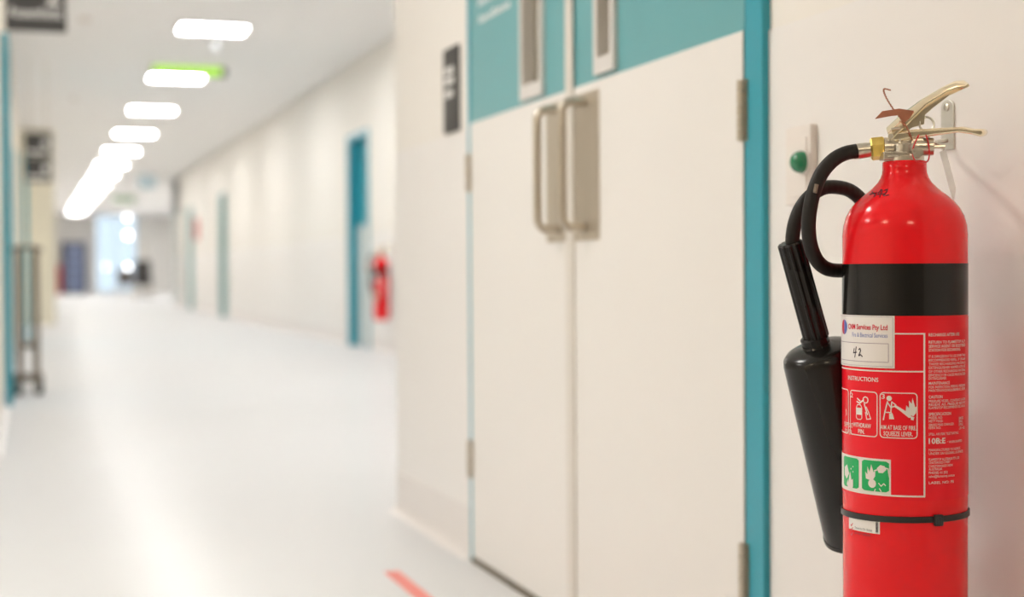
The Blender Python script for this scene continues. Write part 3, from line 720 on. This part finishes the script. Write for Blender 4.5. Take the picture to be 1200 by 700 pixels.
def mixp(t): return [(x0+(x1-x0)*t, y0+(y1-y0)*t) for (x0, y0), (x1, y1) in zip(up_, lo_)]
ribbon(lv, [(mixp(1.0), -yw), (mixp(.6), -yw*.94), (mixp(.28), -yw*.74), (mixp(.06), -yw*.4), (up_, 0), (mixp(.06), yw*.4), (mixp(.28), yw*.74), (mixp(.6), yw*.94), (mixp(1.0), yw)])
slab(lv, [(x, y+(2.5 if i < 7 else 0)) for i, (x, y) in enumerate(far)], yw-0.0045, 0.0016)
lever = E(lv, 'squeeze_lever', 'chrome', ang=50)
pv = T(1046, 159.5)
E(MB().cyl(T(1046, 159.5, -yw-0.0016), T(1046, 159.5, yw+0.0016), 0.0032, 14), 'pivot_pin', 'nickel', lever)
ch = MB()
hh = [(1046, 155), (1062, 153.5), (1072, 152), (1100, 150.8), (1126, 149.6), (1138, 152.4), (1148, 152.6), (1152, 155.5), (1150, 160.5), (1146, 161.5), (1136, 158.6), (1121, 156.4), (1096, 159.5), (1071, 163), (1050, 166), (1046, 163)]
slab(ch, hh, -0.0115, 0.023)
E(ch, 'carry_handle', 'chrome', bevel=0.0038, seg=4)
E(MB().cyl(T(1047, 151.0, -yw-0.003), T(1058, 150, -yw-0.003), 0.0016, 8), 'safety_pin', 'steel')
q = MB(); c_ = L(1086, 146, 0.005)
q.tube([c_+Vector((8.5*S*math.cos(t*math.pi/10), 0.002*math.sin(t*math.pi/10), 9*S*math.sin(t*math.pi/10))) for t in range(-4, 17)], 0.0014, 8)
E(q, 'pin_ring', 'zinc')
# red security seal
q = MB(); q.tube(spline([L(1077, 158, -.018), L(1072, 168, -.022), L(1069.5, 178, -.026), L(1071.5, 187, -.03), L(1079, 190.3, -.032), L(1087, 189, -.028), L(1089, 180, -.022), L(1088, 168, -.018), L(1085, 158, -.015)]), 0.00085, 8)
E(q, 'red_seal_loop', 'red_plastic')
# copper wire and its flat tag
q = MB(); wv = spline([L(1043.5, 105.8, -.014), L(1036, 104.3, -.015), L(1036.5, 110, -.016), L(1041, 119, -.017), L(1047, 128, -.018), L(1054, 137, -.018), L(1060, 145, -.018), L(1066, 156, -.017), L(1069, 164, -.016)], 10)
q.tube([p+Vector((0.0006*math.sin(i*1.9), 0.0006*math.cos(i*1.9), 0)) for i, p in enumerate(wv)], 0.00085, 6)
E(q, 'copper_wire', 'copper')
q = MB()
lf1 = [L(1025.5, 139.5, -.026), L(1034, 130.5, -.024), L(1054, 127.5, -.019), L(1057, 131.5, -.018), L(1051, 135.5, -.019), L(1045, 136, -.02)]
rf1 = [L(1054, 127.5, -.019), L(1071, 130, -.016), L(1066, 138, -.016), L(1060, 143, -.016), L(1053, 136, -.018)]
q.prism(lf1, (0, 0.0008, 0.0003)); q.prism(rf1, (0, 0.0008, 0.0003)); E(q, 'copper_tag', 'copper', smooth=False)
# pale tag hanging behind the handle
q = MB(); q.prism([L(1101, 178, .0), L(1108, 175, .004), L(1113.5, 195, .004), L(1120.5, 221, .0), L(1117, 237.5, -.004), L(1112, 219, -.004), L(1106.5, 198, -.002)], (0.0004, 0.0008, 0))
E(q, 'hanging_tag', 'tagpaper', smooth=False)
q = MB(); q.tube(spline([L(1086, 158, .006), L(1093, 166, .004), L(1102, 171, .002), L(1106, 176, .002)]), 0.0011, 8); E(q, 'tag_wire', 'zinc')

# --- hose
hp = [L(1004, 177, .002), L(990, 180, .002), L(976, 188, .0), L(963, 203, -.004), L(954, 224, -.006), L(949, 246, -.004), L(947.5, 268, .002), L(950, 288, .012), L(956.5, 304, .022), L(966, 313.5, .034), L(978, 317, .046),
      L(994, 316, .062), L(1012, 307, .076), L(1023, 290, .085), L(1026, 270, .09), L(1020, 250, .088), L(1009, 234, .082), L(996, 223.5, .074), L(981, 219.5, .066), L(965, 220.5, .058), L(950, 229.5, .052), L(939, 243, .048), L(932, 260, .046), L(929, 276, .047), L(928.5, 290, .05)]
hose = E(MB().tube(spline(hp, 6), 8.6*S, 20), 'hose', 'rubber', ang=80)
q = MB(); q.tube([p for p in spline([L(957, 216, -.016), L(956, 221, -.016), L(955, 226, -.0165)], 4)], 0.0025, 8); E(q, 'hose_print', 'trolley', hose)
# --- horn
ga_, gb2 = L(925.5, 284, .05), L(957, 398, .075)
axis = (gb2-ga_).normalized(); Lg = (gb2-ga_).length
side = axis.orthogonal().normalized(); s2 = axis.cross(side)
g = MB(); NR = 44; rows = [(0, .86), (0.02, 1.0), (0.97, 1.03), (1.0, .9)]; vs = []; fs = []
rg = 15.2*(D+.06)/FPX
for t, k in rows:
    for j in range(NR):
        rr = rg*k*(1.0 if (j % 4) in (0, 1) else 0.90); a = 2*math.pi*j/NR
        vs.append(ga_+axis*(Lg*t)+(side*math.cos(a)+s2*math.sin(a))*rr)
for i in range(len(rows)-1):
    for j in range(NR): fs.append((i*NR+j, i*NR+(j+1) % NR, (i+1)*NR+(j+1) % NR, (i+1)*NR+j))
fs += [tuple(range(NR-1, -1, -1)), tuple(range(3*NR, 4*NR))]
g.add(vs, fs)
ha, hb = L(956.5, 404, .078), L(1021, 622, .135)
ax2 = (hb-ha); Lh = ax2.length; ax2.normalize()
hr0, hr1 = 0.0465, 0.0600
pr = [(0.0150, -0.012), (0.0175, -0.010), (0.0175, -0.001), (0.019, 0.001), (0.032, 0.003), (0.040, 0.006), (0.0445, 0.0105), (hr0, 0.018), (hr1, Lh-0.006), (hr1+0.0012, Lh-0.005), (hr1+0.0012, Lh), (hr1-0.002, Lh), (hr1-0.004, Lh-0.05), (0.02, 0.02)]
horn = E(MB().lathe(pr, ha, ax2, 64), 'discharge_horn', 'hornblk')
E(g, 'horn_grip', 'hornblk', horn, ang=25)

# wall bracket behind the valve
bt = onX(1112, 146, WS); byc = bt.y
zt2, zb2 = onX(1112, 117, WS).z, onX(1112, 176, WS).z
wb = empty('wall_bracket', (WS, byc, zb2), label='narrow galvanised bracket plate screwed to the wall behind the extinguisher handle', cat='bracket')
hw = (onX(1105, 146, WS).y-onX(1119.5, 146, WS).y)/2
q = MB(); n = 8
poly_ = [(WS, byc-hw, zb2), (WS, byc+hw, zb2), (WS, byc+hw, zt2-hw*0.7)] + [(WS, byc+hw*math.cos(k*math.pi/8), zt2-hw*0.7+hw*0.7*math.sin(k*math.pi/8)) for k in range(1, 8)] + [(WS, byc-hw, zt2-hw*0.7)]
q.prism(poly_, (-0.003, 0, 0)); q.build('bracket_plate', 'zinc', wb, smooth=False, bevel=0.0008)
scz = onX(1111, 126, WS).z
s_ = MB(); s_.lathe([(0.0052, 0), (0.005, 0.0012), (0.003, 0.0024), (0.0005, 0.0026)], (WS-0.003, byc, scz), (-1, 0, 0), 20); s_.build('screw', 'steel', wb)
hk = ext.matrix_basis @ TILT @ L(1088, 172.5, 0.004)
q = MB(); q.tube([(WS-0.002, byc, zb2+0.012), (WS-0.02, byc, zb2+0.010), hk+Vector((0.002, 0.004, 0.0)), hk], 0.0028, 10); q.build('hook', 'zinc', wb)

# second extinguisher on the far right wall (same kind, so a full copy)
e2 = copy_tree(ext)
pe = onX(447, 336, XR-0.14)
e2.matrix_basis = Matrix.Translation((XR-0.14, pe.y, 0.33)) @ Matrix.Rotation(-YAW, 4, 'Z')
e2['label'] = 'small distant red fire extinguisher on the far right wall beside the teal door'
q = MB(); q.cyl((XR-0.004, pe.y, 0.98), (XR-0.12, pe.y, 0.98), 0.004); q.box(XR-0.008, XR, pe.y-0.012, pe.y+0.012, 0.95, 1.03)
tag(q.build('wall_bracket', 'zinc'), 'bracket on the far right wall carrying the distant extinguisher', 'bracket')

# ================================================================ FAR DOORS
def far_door(n, ya, yb, top, teal, label, split=None):
    d = empty('door_%d' % n, (XR, (ya+yb)/2, 0), label=label, cat='door', kind='structure')
    t = 0.05
    f = MB(); f.box(XR-0.012, XR+0.2, yb-t, yb, 0, top); f.box(XR-0.012, XR+0.2, ya, ya+t, 0, top); f.box(XR-0.012, XR+0.2, ya+t, yb-t, top-t, top)
    f.build('door_frame', teal, d, smooth=False)
    lf = bx(XR+0.10, XR+0.14, ya+t, yb-t, 0.01, top-t).build('door_leaf', teal, d, smooth=False)
    bx(XR+0.096, XR+0.10, ya+t+0.004, yb-t-0.004, 0.015, split or 1.16).build('white_panel', 'white', lf, smooth=False)
    MB().tube([(XR+0.096, ya+0.13, 1.0), (XR+0.05, ya+0.13, 1.0), (XR+0.05, ya+0.26, 1.0)], 0.009, 10).build('door_handle', 'steel', lf)
    return d
far_door(2, OPEN_R[0][0], OPEN_R[0][1], 2.20, 'teal', 'teal door with white lower panel beside the distant extinguisher', 1.26)
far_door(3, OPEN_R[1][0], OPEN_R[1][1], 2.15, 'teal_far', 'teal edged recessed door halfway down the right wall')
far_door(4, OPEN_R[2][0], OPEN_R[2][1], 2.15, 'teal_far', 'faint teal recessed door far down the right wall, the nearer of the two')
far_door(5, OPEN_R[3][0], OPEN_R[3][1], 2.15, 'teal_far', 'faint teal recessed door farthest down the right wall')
# left doors
d6 = empty('door_6', (XL, 9.25, 0), label='teal framed white door at the left edge of the picture', cat='door', kind='structure')
f = MB(); f.box(XL-0.2, XL+0.046, 8.95, 9.02, 0, 2.18); f.box(XL-0.2, XL+0.046, 9.48, 9.55, 0, 2.18); f.box(XL-0.2, XL+0.046, 9.02, 9.48, 2.12, 2.18)
f.build('door_frame', 'teal', d6, smooth=False)
bx(XL-0.10, XL-0.06, 9.02, 9.48, 0.01, 2.12).build('door_leaf', 'white', d6, smooth=False)
d7 = empty('door_7', (XL, 16.5, 0), label='teal door edge standing ajar on the left wall beyond the trolley', cat='door', kind='structure')
xa = onY(33.5, 300, 16.5).x
bx(XL, XL+0.02, 16.5, 17.4, 0, 2.12).build('door_frame', 'teal', d7, smooth=False)
bx(onY(28.5, 300, 16.5).x, xa, 16.44, 16.5, 0.01, 2.06).build('door_leaf', 'teal', d7, smooth=False)

# ================================================================ SIGNS
def blade(name, x0, x1, y, z0, z1, label, panels, rod=True):
    r = empty(name, ((x0+x1)/2, y, z0), label=label, cat='sign')
    n = len(panels); hh = (z1-z0)/n
    for k, words in enumerate(panels):
        a, b = z1-(k+1)*hh+0.006, z1-k*hh-0.006
        pl = bx(x0, x1, y, y+0.02, a, b).build('sign_panel', 'sign', r, smooth=False, bevel=0.002)
        q = MB()
        for s, fx0, fx1, fz, fs_ in words:
            if s is None:      # unreadable blurred marks
                q.box(x0+(x1-x0)*fx0, x0+(x1-x0)*fx1, y-0.0012, y, a+(b-a)*fz, a+(b-a)*fz+fs_); continue
            vs, fs = text_geo(s, 0.012)
            X0 = min(v.x for v in vs); X1 = max(v.x for v in vs)
            q.add([(x0+(x1-x0)*(fx0+(fx1-fx0)*(v.x-X0)/(X1-X0)), y-0.0012, a+(b-a)*fz+v.y*fs_) for v in vs], fs)
        if words: q.build('lettering', 'sign_text', pl, smooth=False)
    if rod:
        for x in (x0+0.04, x1-0.04): MB().cyl((x, y+0.01, z1-0.01), (x, y+0.01, H), 0.004, 8).build('hanger', 'steel', r)
    return r
YS = 6.6
blade('hanging_sign', onY(6, 20, YS).x, onY(78, 20, YS).x, YS, onY(40, 38, YS).z, onY(40, 38, YS).z+0.42, 'charcoal hanging sign with white number and lettering at top left corner',
      [[], [('2', .66, .9, .58, .13), ('Anaesthetic', .05, .94, .29, .066)]])
YS = 15.5
blade('hanging_sign', onY(29, 185, YS).x, onY(60, 185, YS).x, YS, onY(45, 214, YS).z, onY(45, 155, YS).z, 'farther charcoal hanging sign of two stacked panels by the left wall',
      [[(None, .68, .9, .42, .07), (None, .08, .84, .14, .03)], [(None, .68, .9, .42, .07), (None, .08, .84, .14, .03)]])
# green exit light across the ceiling
YS = 15.6
e = empty('exit_sign', (onY(222, 84, YS).x, YS, H-0.2), label='lime green lit exit sign under the ceiling behind the nearest panel lights', cat='sign')
x0, x1 = onY(180, 84, YS).x, onY(262, 84, YS).x; z0, z1 = onY(222, 88, YS).z, onY(222, 78, YS).z
bx(x0-0.02, x1+0.03, YS, YS+0.05, z0-0.004, z1+0.03).build('housing', 'sign', e, smooth=False, bevel=0.003)
bx(x0, x1-0.03, YS-0.004, YS, z0, z1).build('lit_face', 'exit_lit', e, smooth=False)
q = MB()
for k in range(13):
    xx = x0+0.03+(x1-x0-0.1)*k/13; q.box(xx, xx+0.016, YS-0.006, YS-0.004, z0+0.02, z1-0.02)
    if k % 3 != 1: q.box(xx, xx+0.028, YS-0.006, YS-0.004, z0+0.055, z0+0.068)
tag(q.build('lettering', 'exit_dark', e, smooth=False), kind='stuff')
q = MB()
for x in (x0+0.1, x1-0.1): MB().cyl((x, YS+0.025, z1), (x, YS+0.025, H), 0.006, 8).build('hanger', 'steel', e)
YS = 29.0
def plain_sign(name, pxa, pya, pxb, pyb, YS, m, label):
    x0, x1 = onY(pxa, pya, YS).x, onY(pxb, pyb, YS).x; z1, z0 = onY(pxa, pya, YS).z, onY(pxb, pyb, YS).z
    r = empty(name, ((x0+x1)/2, YS, z0), label=label, cat='sign')
    bx(x0, x1, YS, YS+0.03, z0, z1).build('sign_panel', m, r, smooth=False, bevel=0.004)
    q = MB()
    for x in (x0+0.05, x1-0.05): MB().cyl((x, YS+0.015, z1-0.01), (x, YS+0.015, H), 0.005, 8).build('hanger', 'lamp_metal', r)
plain_sign('hanging_sign', 162, 205, 183, 221, 29.0, 'blue_sign', 'pale blue hanging sign right of the row of ceiling lights')
plain_sign('hanging_sign', 132, 227, 158, 238, 42.0, 'green_sign', 'faint green hanging sign above the bright glazing at the corridor end')
# red notice on right wall
pr_ = onX(231, 270, XR)
q = bx(XR-0.035, XR, pr_.y-0.25, pr_.y+0.25, onX(231, 281, XR).z, onX(231, 257, XR).z)
tag(q.build('wall_notice', 'red_plastic', smooth=False, bevel=0.004), 'small red notice on the distant right wall past the teal doors', 'sign')
# ceiling dome + detectors
pd = onZ(255, 52, H)
r = empty('ceiling_dome', (pd.x, pd.y, H-0.12), label='small clear dome on the ceiling beside the nearest panel light', cat='ceiling dome')
pd = onZ(252, 45, H)
r.matrix_basis = Matrix.Translation((pd.x, pd.y, H-0.1))
MB().cyl((pd.x, pd.y, H-0.035), (pd.x, pd.y, H), 0.055, 24).build('base', 'plastic', r)
MB().sphere((pd.x, pd.y, H-0.06), 0.05, 20, 12).build('dome', 'lens', r)
for px, py, lab_ in ((100, 21, 'round smoke detector on the ceiling right of the lettered hanging sign'), (88, 114, 'round smoke detector on the ceiling left of the third panel light')):
    p = onZ(px, py, H)
    r = empty('smoke_detector', (p.x, p.y, H-0.045), label=lab_, cat='smoke detector')
    MB().lathe([(0.055, 0), (0.055, -0.012), (0.045, -0.02), (0.04, -0.035), (0.03, -0.042), (0.005, -0.045)], (p.x, p.y, H), (0, 0, 1), 24).build('detector_body', 'plastic', r)
    MB().cyl((p.x, p.y, H-0.0455), (p.x, p.y, H-0.042), 0.012, 12).build('sensor_cap', 'lamp_metal', r)

# ================================================================ TROLLEY AT THE LEFT WALL
YT = 9.75
def tx_(px): return onY(px, 400, YT).x
tr = empty('equipment_trolley', (tx_(32), YT+0.2, 0), label='narrow metal trolley on castors against the left wall', cat='trolley')
x0, x1 = tx_(22.5), tx_(42.5); zt = onY(32, 292, YT).z
up = []
for x in (x0, x1):
    for y in (YT, YT+0.42):
        q = MB(); q.box(x-0.022, x+0.022, y-0.022, y+0.022, 0.10, zt); q.build('post', 'trolley', tr, smooth=False, bevel=0.004)
for z in (0.30, 0.34):
    pass
sh = MB(); sh.box(x0-0.02, x1+0.02, YT-0.01, YT+0.43, 0.30, 0.33); sh.build('shelf', 'trolley', tr, smooth=False, bevel=0.003)
hb_ = MB(); hb_.tube(spline([(x0-0.035, YT, zt-0.005), (x0-0.01, YT-0.02, zt+0.008), ((x0+x1)/2, YT-0.03, zt+0.012), (x1+0.01, YT-0.02, zt+0.008), (x1+0.04, YT, zt-0.005)]), 0.012, 10)
hb_.build('handle_bar', 'trolley', tr)
q = MB(); q.box(x0-0.04, x1+0.045, YT-0.012, YT+0.012, 0.085, 0.11); q.box(x0-0.04, x1+0.045, YT+0.41, YT+0.434, 0.085, 0.11); q.box(x0-0.01, x0+0.01, YT, YT+0.42, 0.085, 0.105); q.box(x1-0.01, x1+0.01, YT, YT+0.42, 0.085, 0.105)
q.build('base_frame', 'trolley', tr, smooth=False, bevel=0.003)
for x in (x0-0.012, x1+0.012):
    for y in (YT-0.02, YT+0.42):
        c = MB(); c.lathe([(0.03, -0.011), (0.05, -0.013), (0.052, 0), (0.05, 0.013), (0.03, 0.011)], (x, y, 0.052), (1, 0.35, 0), 24); w = c.build('castor', 'castor', tr)
        MB().cyl((x-0.018, y, 0.052), (x+0.018, y, 0.052), 0.024, 16).build('hub', 'steel', w)
        q = MB(); q.box(x-0.022, x-0.017, y-0.012, y+0.012, 0.045, 0.10); q.box(x+0.017, x+0.022, y-0.012, y+0.012, 0.045, 0.10); q.box(x-0.022, x+0.022, y-0.014, y+0.014, 0.092, 0.10); q.build('fork', 'steel', w, smooth=False)

# ================================================================ CORRIDOR END
YV = YE-0.75
def ex(px, Y): return onY(px, 320, Y).x
def ez(py, Y): return onY(90, py, Y).z
x0, x1 = ex(73, YV), ex(101, YV); z1 = ez(284, YV)
vmc = empty('vending_machine', ((x0+x1)/2, YV+0.35, 0), label='tall dark cabinet with blue lit front at the far end', cat='cabinet')
bx(x0, x1, YV+0.03, YV+0.7, 0.06, z1).build('body', 'navy', vmc, smooth=False, bevel=0.01)
bx(x0+0.05, x1-0.05, YV+0.02, YV+0.65, 0.0, 0.06).build('plinth', 'dark', vmc, smooth=False)
bx(x0+0.16, x1-0.08, YV, YV+0.03, 0.12, z1-0.1).build('lit_front', 'navy_front', vmc, smooth=False)
for k in range(4):
    z = 0.45+k*0.36; bx(x0+0.16, x1-0.08, YV-0.006, YV, z, z+0.06).build('shelf', 'navy', vmc, smooth=False)
x0r, x1r = ex(67.5, YV), ex(71.5, YV)
rc = empty('red_cabinet', ((x0r+x1r)/2, YV+0.2, 0), label='narrow red cabinet standing left of the dark lit cabinet', cat='cabinet')
bx(x0r, x1r, YV+0.01, YV+0.4, 0, ez(311, YV)).build('body', 'red_plastic', rc, smooth=False, bevel=0.005)
bx(x0r+0.015, x1r-0.015, YV, YV+0.01, 0.08, ez(314, YV)).build('door', 'red_plastic', rc, smooth=False)
xc0, xc1 = ex(102.5, YE), ex(111, YE)
struct('trim_3', bx(xc0, xc1, YE-0.1, YE, 0, H), 'white', 'white pilaster between the dark cabinet and the glazing', 'pilaster')
# dark seats and trolley by the right wall
YK = 47.0
def chair(px0, px1, pytop, Y, m, label):
    x0, x1 = ex(px0, Y), ex(px1, Y); zt = onY(px0, pytop, Y).z; w = x1-x0
    r = empty('waiting_chair', ((x0+x1)/2, Y+0.25, 0), label=label, cat='chair')
    bx(x0, x1, Y, Y+0.5, 0.40, 0.50).build('seat', m, r, smooth=False, bevel=0.02)
    bx(x0, x1, Y+0.42, Y+0.52, 0.46, zt).build('backrest', m, r, smooth=False, bevel=0.02)
    for x in (x0, x1-0.06): bx(x, x+0.06, Y+0.02, Y+0.45, 0.50, 0.66).build('armrest', m, r, smooth=False, bevel=0.01)
    for x in (x0+0.03, x1-0.03):
        for y in (Y+0.04, Y+0.46): MB().cyl((x, y, 0), (x, y, 0.41), 0.02, 10).build('leg', 'steel', r)
chair(139, 156, 316, YK, 'brown', 'dark brown chair standing in front of the bright glazing')
chair(158, 178, 305, YK-2.0, 'dark', 'black chair nearest the right wall at the corridor end')
px_ = ex(169, YK-1.0)
dp = empty('drip_stand', (px_, YK-1.0, 0), label='thin drip stand behind the black chair at the corridor end', cat='stand')
MB().cyl((px_, YK-1.0, 0.06), (px_, YK-1.0, onY(169, 284, YK-1.0).z), 0.018, 10).build('pole', 'steel', dp)
q = MB()
for k in range(5):
    a = 2*math.pi*k/5; q.tube([(px_, YK-1.0, 0.08), (px_+0.27*math.cos(a), YK-1.0+0.27*math.sin(a), 0.05)], 0.014, 8); q.sphere((px_+0.27*math.cos(a), YK-1.0+0.27*math.sin(a), 0.03), 0.03, 10, 6)
q.build('base', 'castor', dp)
zt = onY(169, 284, YK-1.0).z
q = MB(); q.tube([(px_-0.12, YK-1.0, zt+0.03), (px_-0.1, YK-1.0, zt), (px_+0.1, YK-1.0, zt), (px_+0.12, YK-1.0, zt+0.03)], 0.012, 8); q.build('hook_bar', 'steel', dp)
# added glowing globes on cords, standing in for bright glints before the glazing
for px, py, Y, lab_, rr in ((149, 255, 50.0, 'small globe added as a glowing glint close to the ceiling at the corridor end', 0.055), (150, 276, 50.6, 'lower small globe added as a glowing glint before the bright glazing', 0.075), (150, 313, 51.2, 'lowest globe added as a glowing glint above the dark chairs', 0.055), (124, 313, 51.8, 'dim globe added as a glowing glint left of the lowest globe', 0.035)):
    p = onY(px, py, Y)
    r = empty('glint_globe', (p.x, p.y, p.z-rr), label=lab_, cat='glint')
    MB().sphere(p, rr, 16, 10).build('globe', 'glow', r)
    MB().cyl((p.x, p.y, p.z+rr*0.9), (p.x, p.y, H), 0.004, 6).build('cord', 'lamp_metal', r)
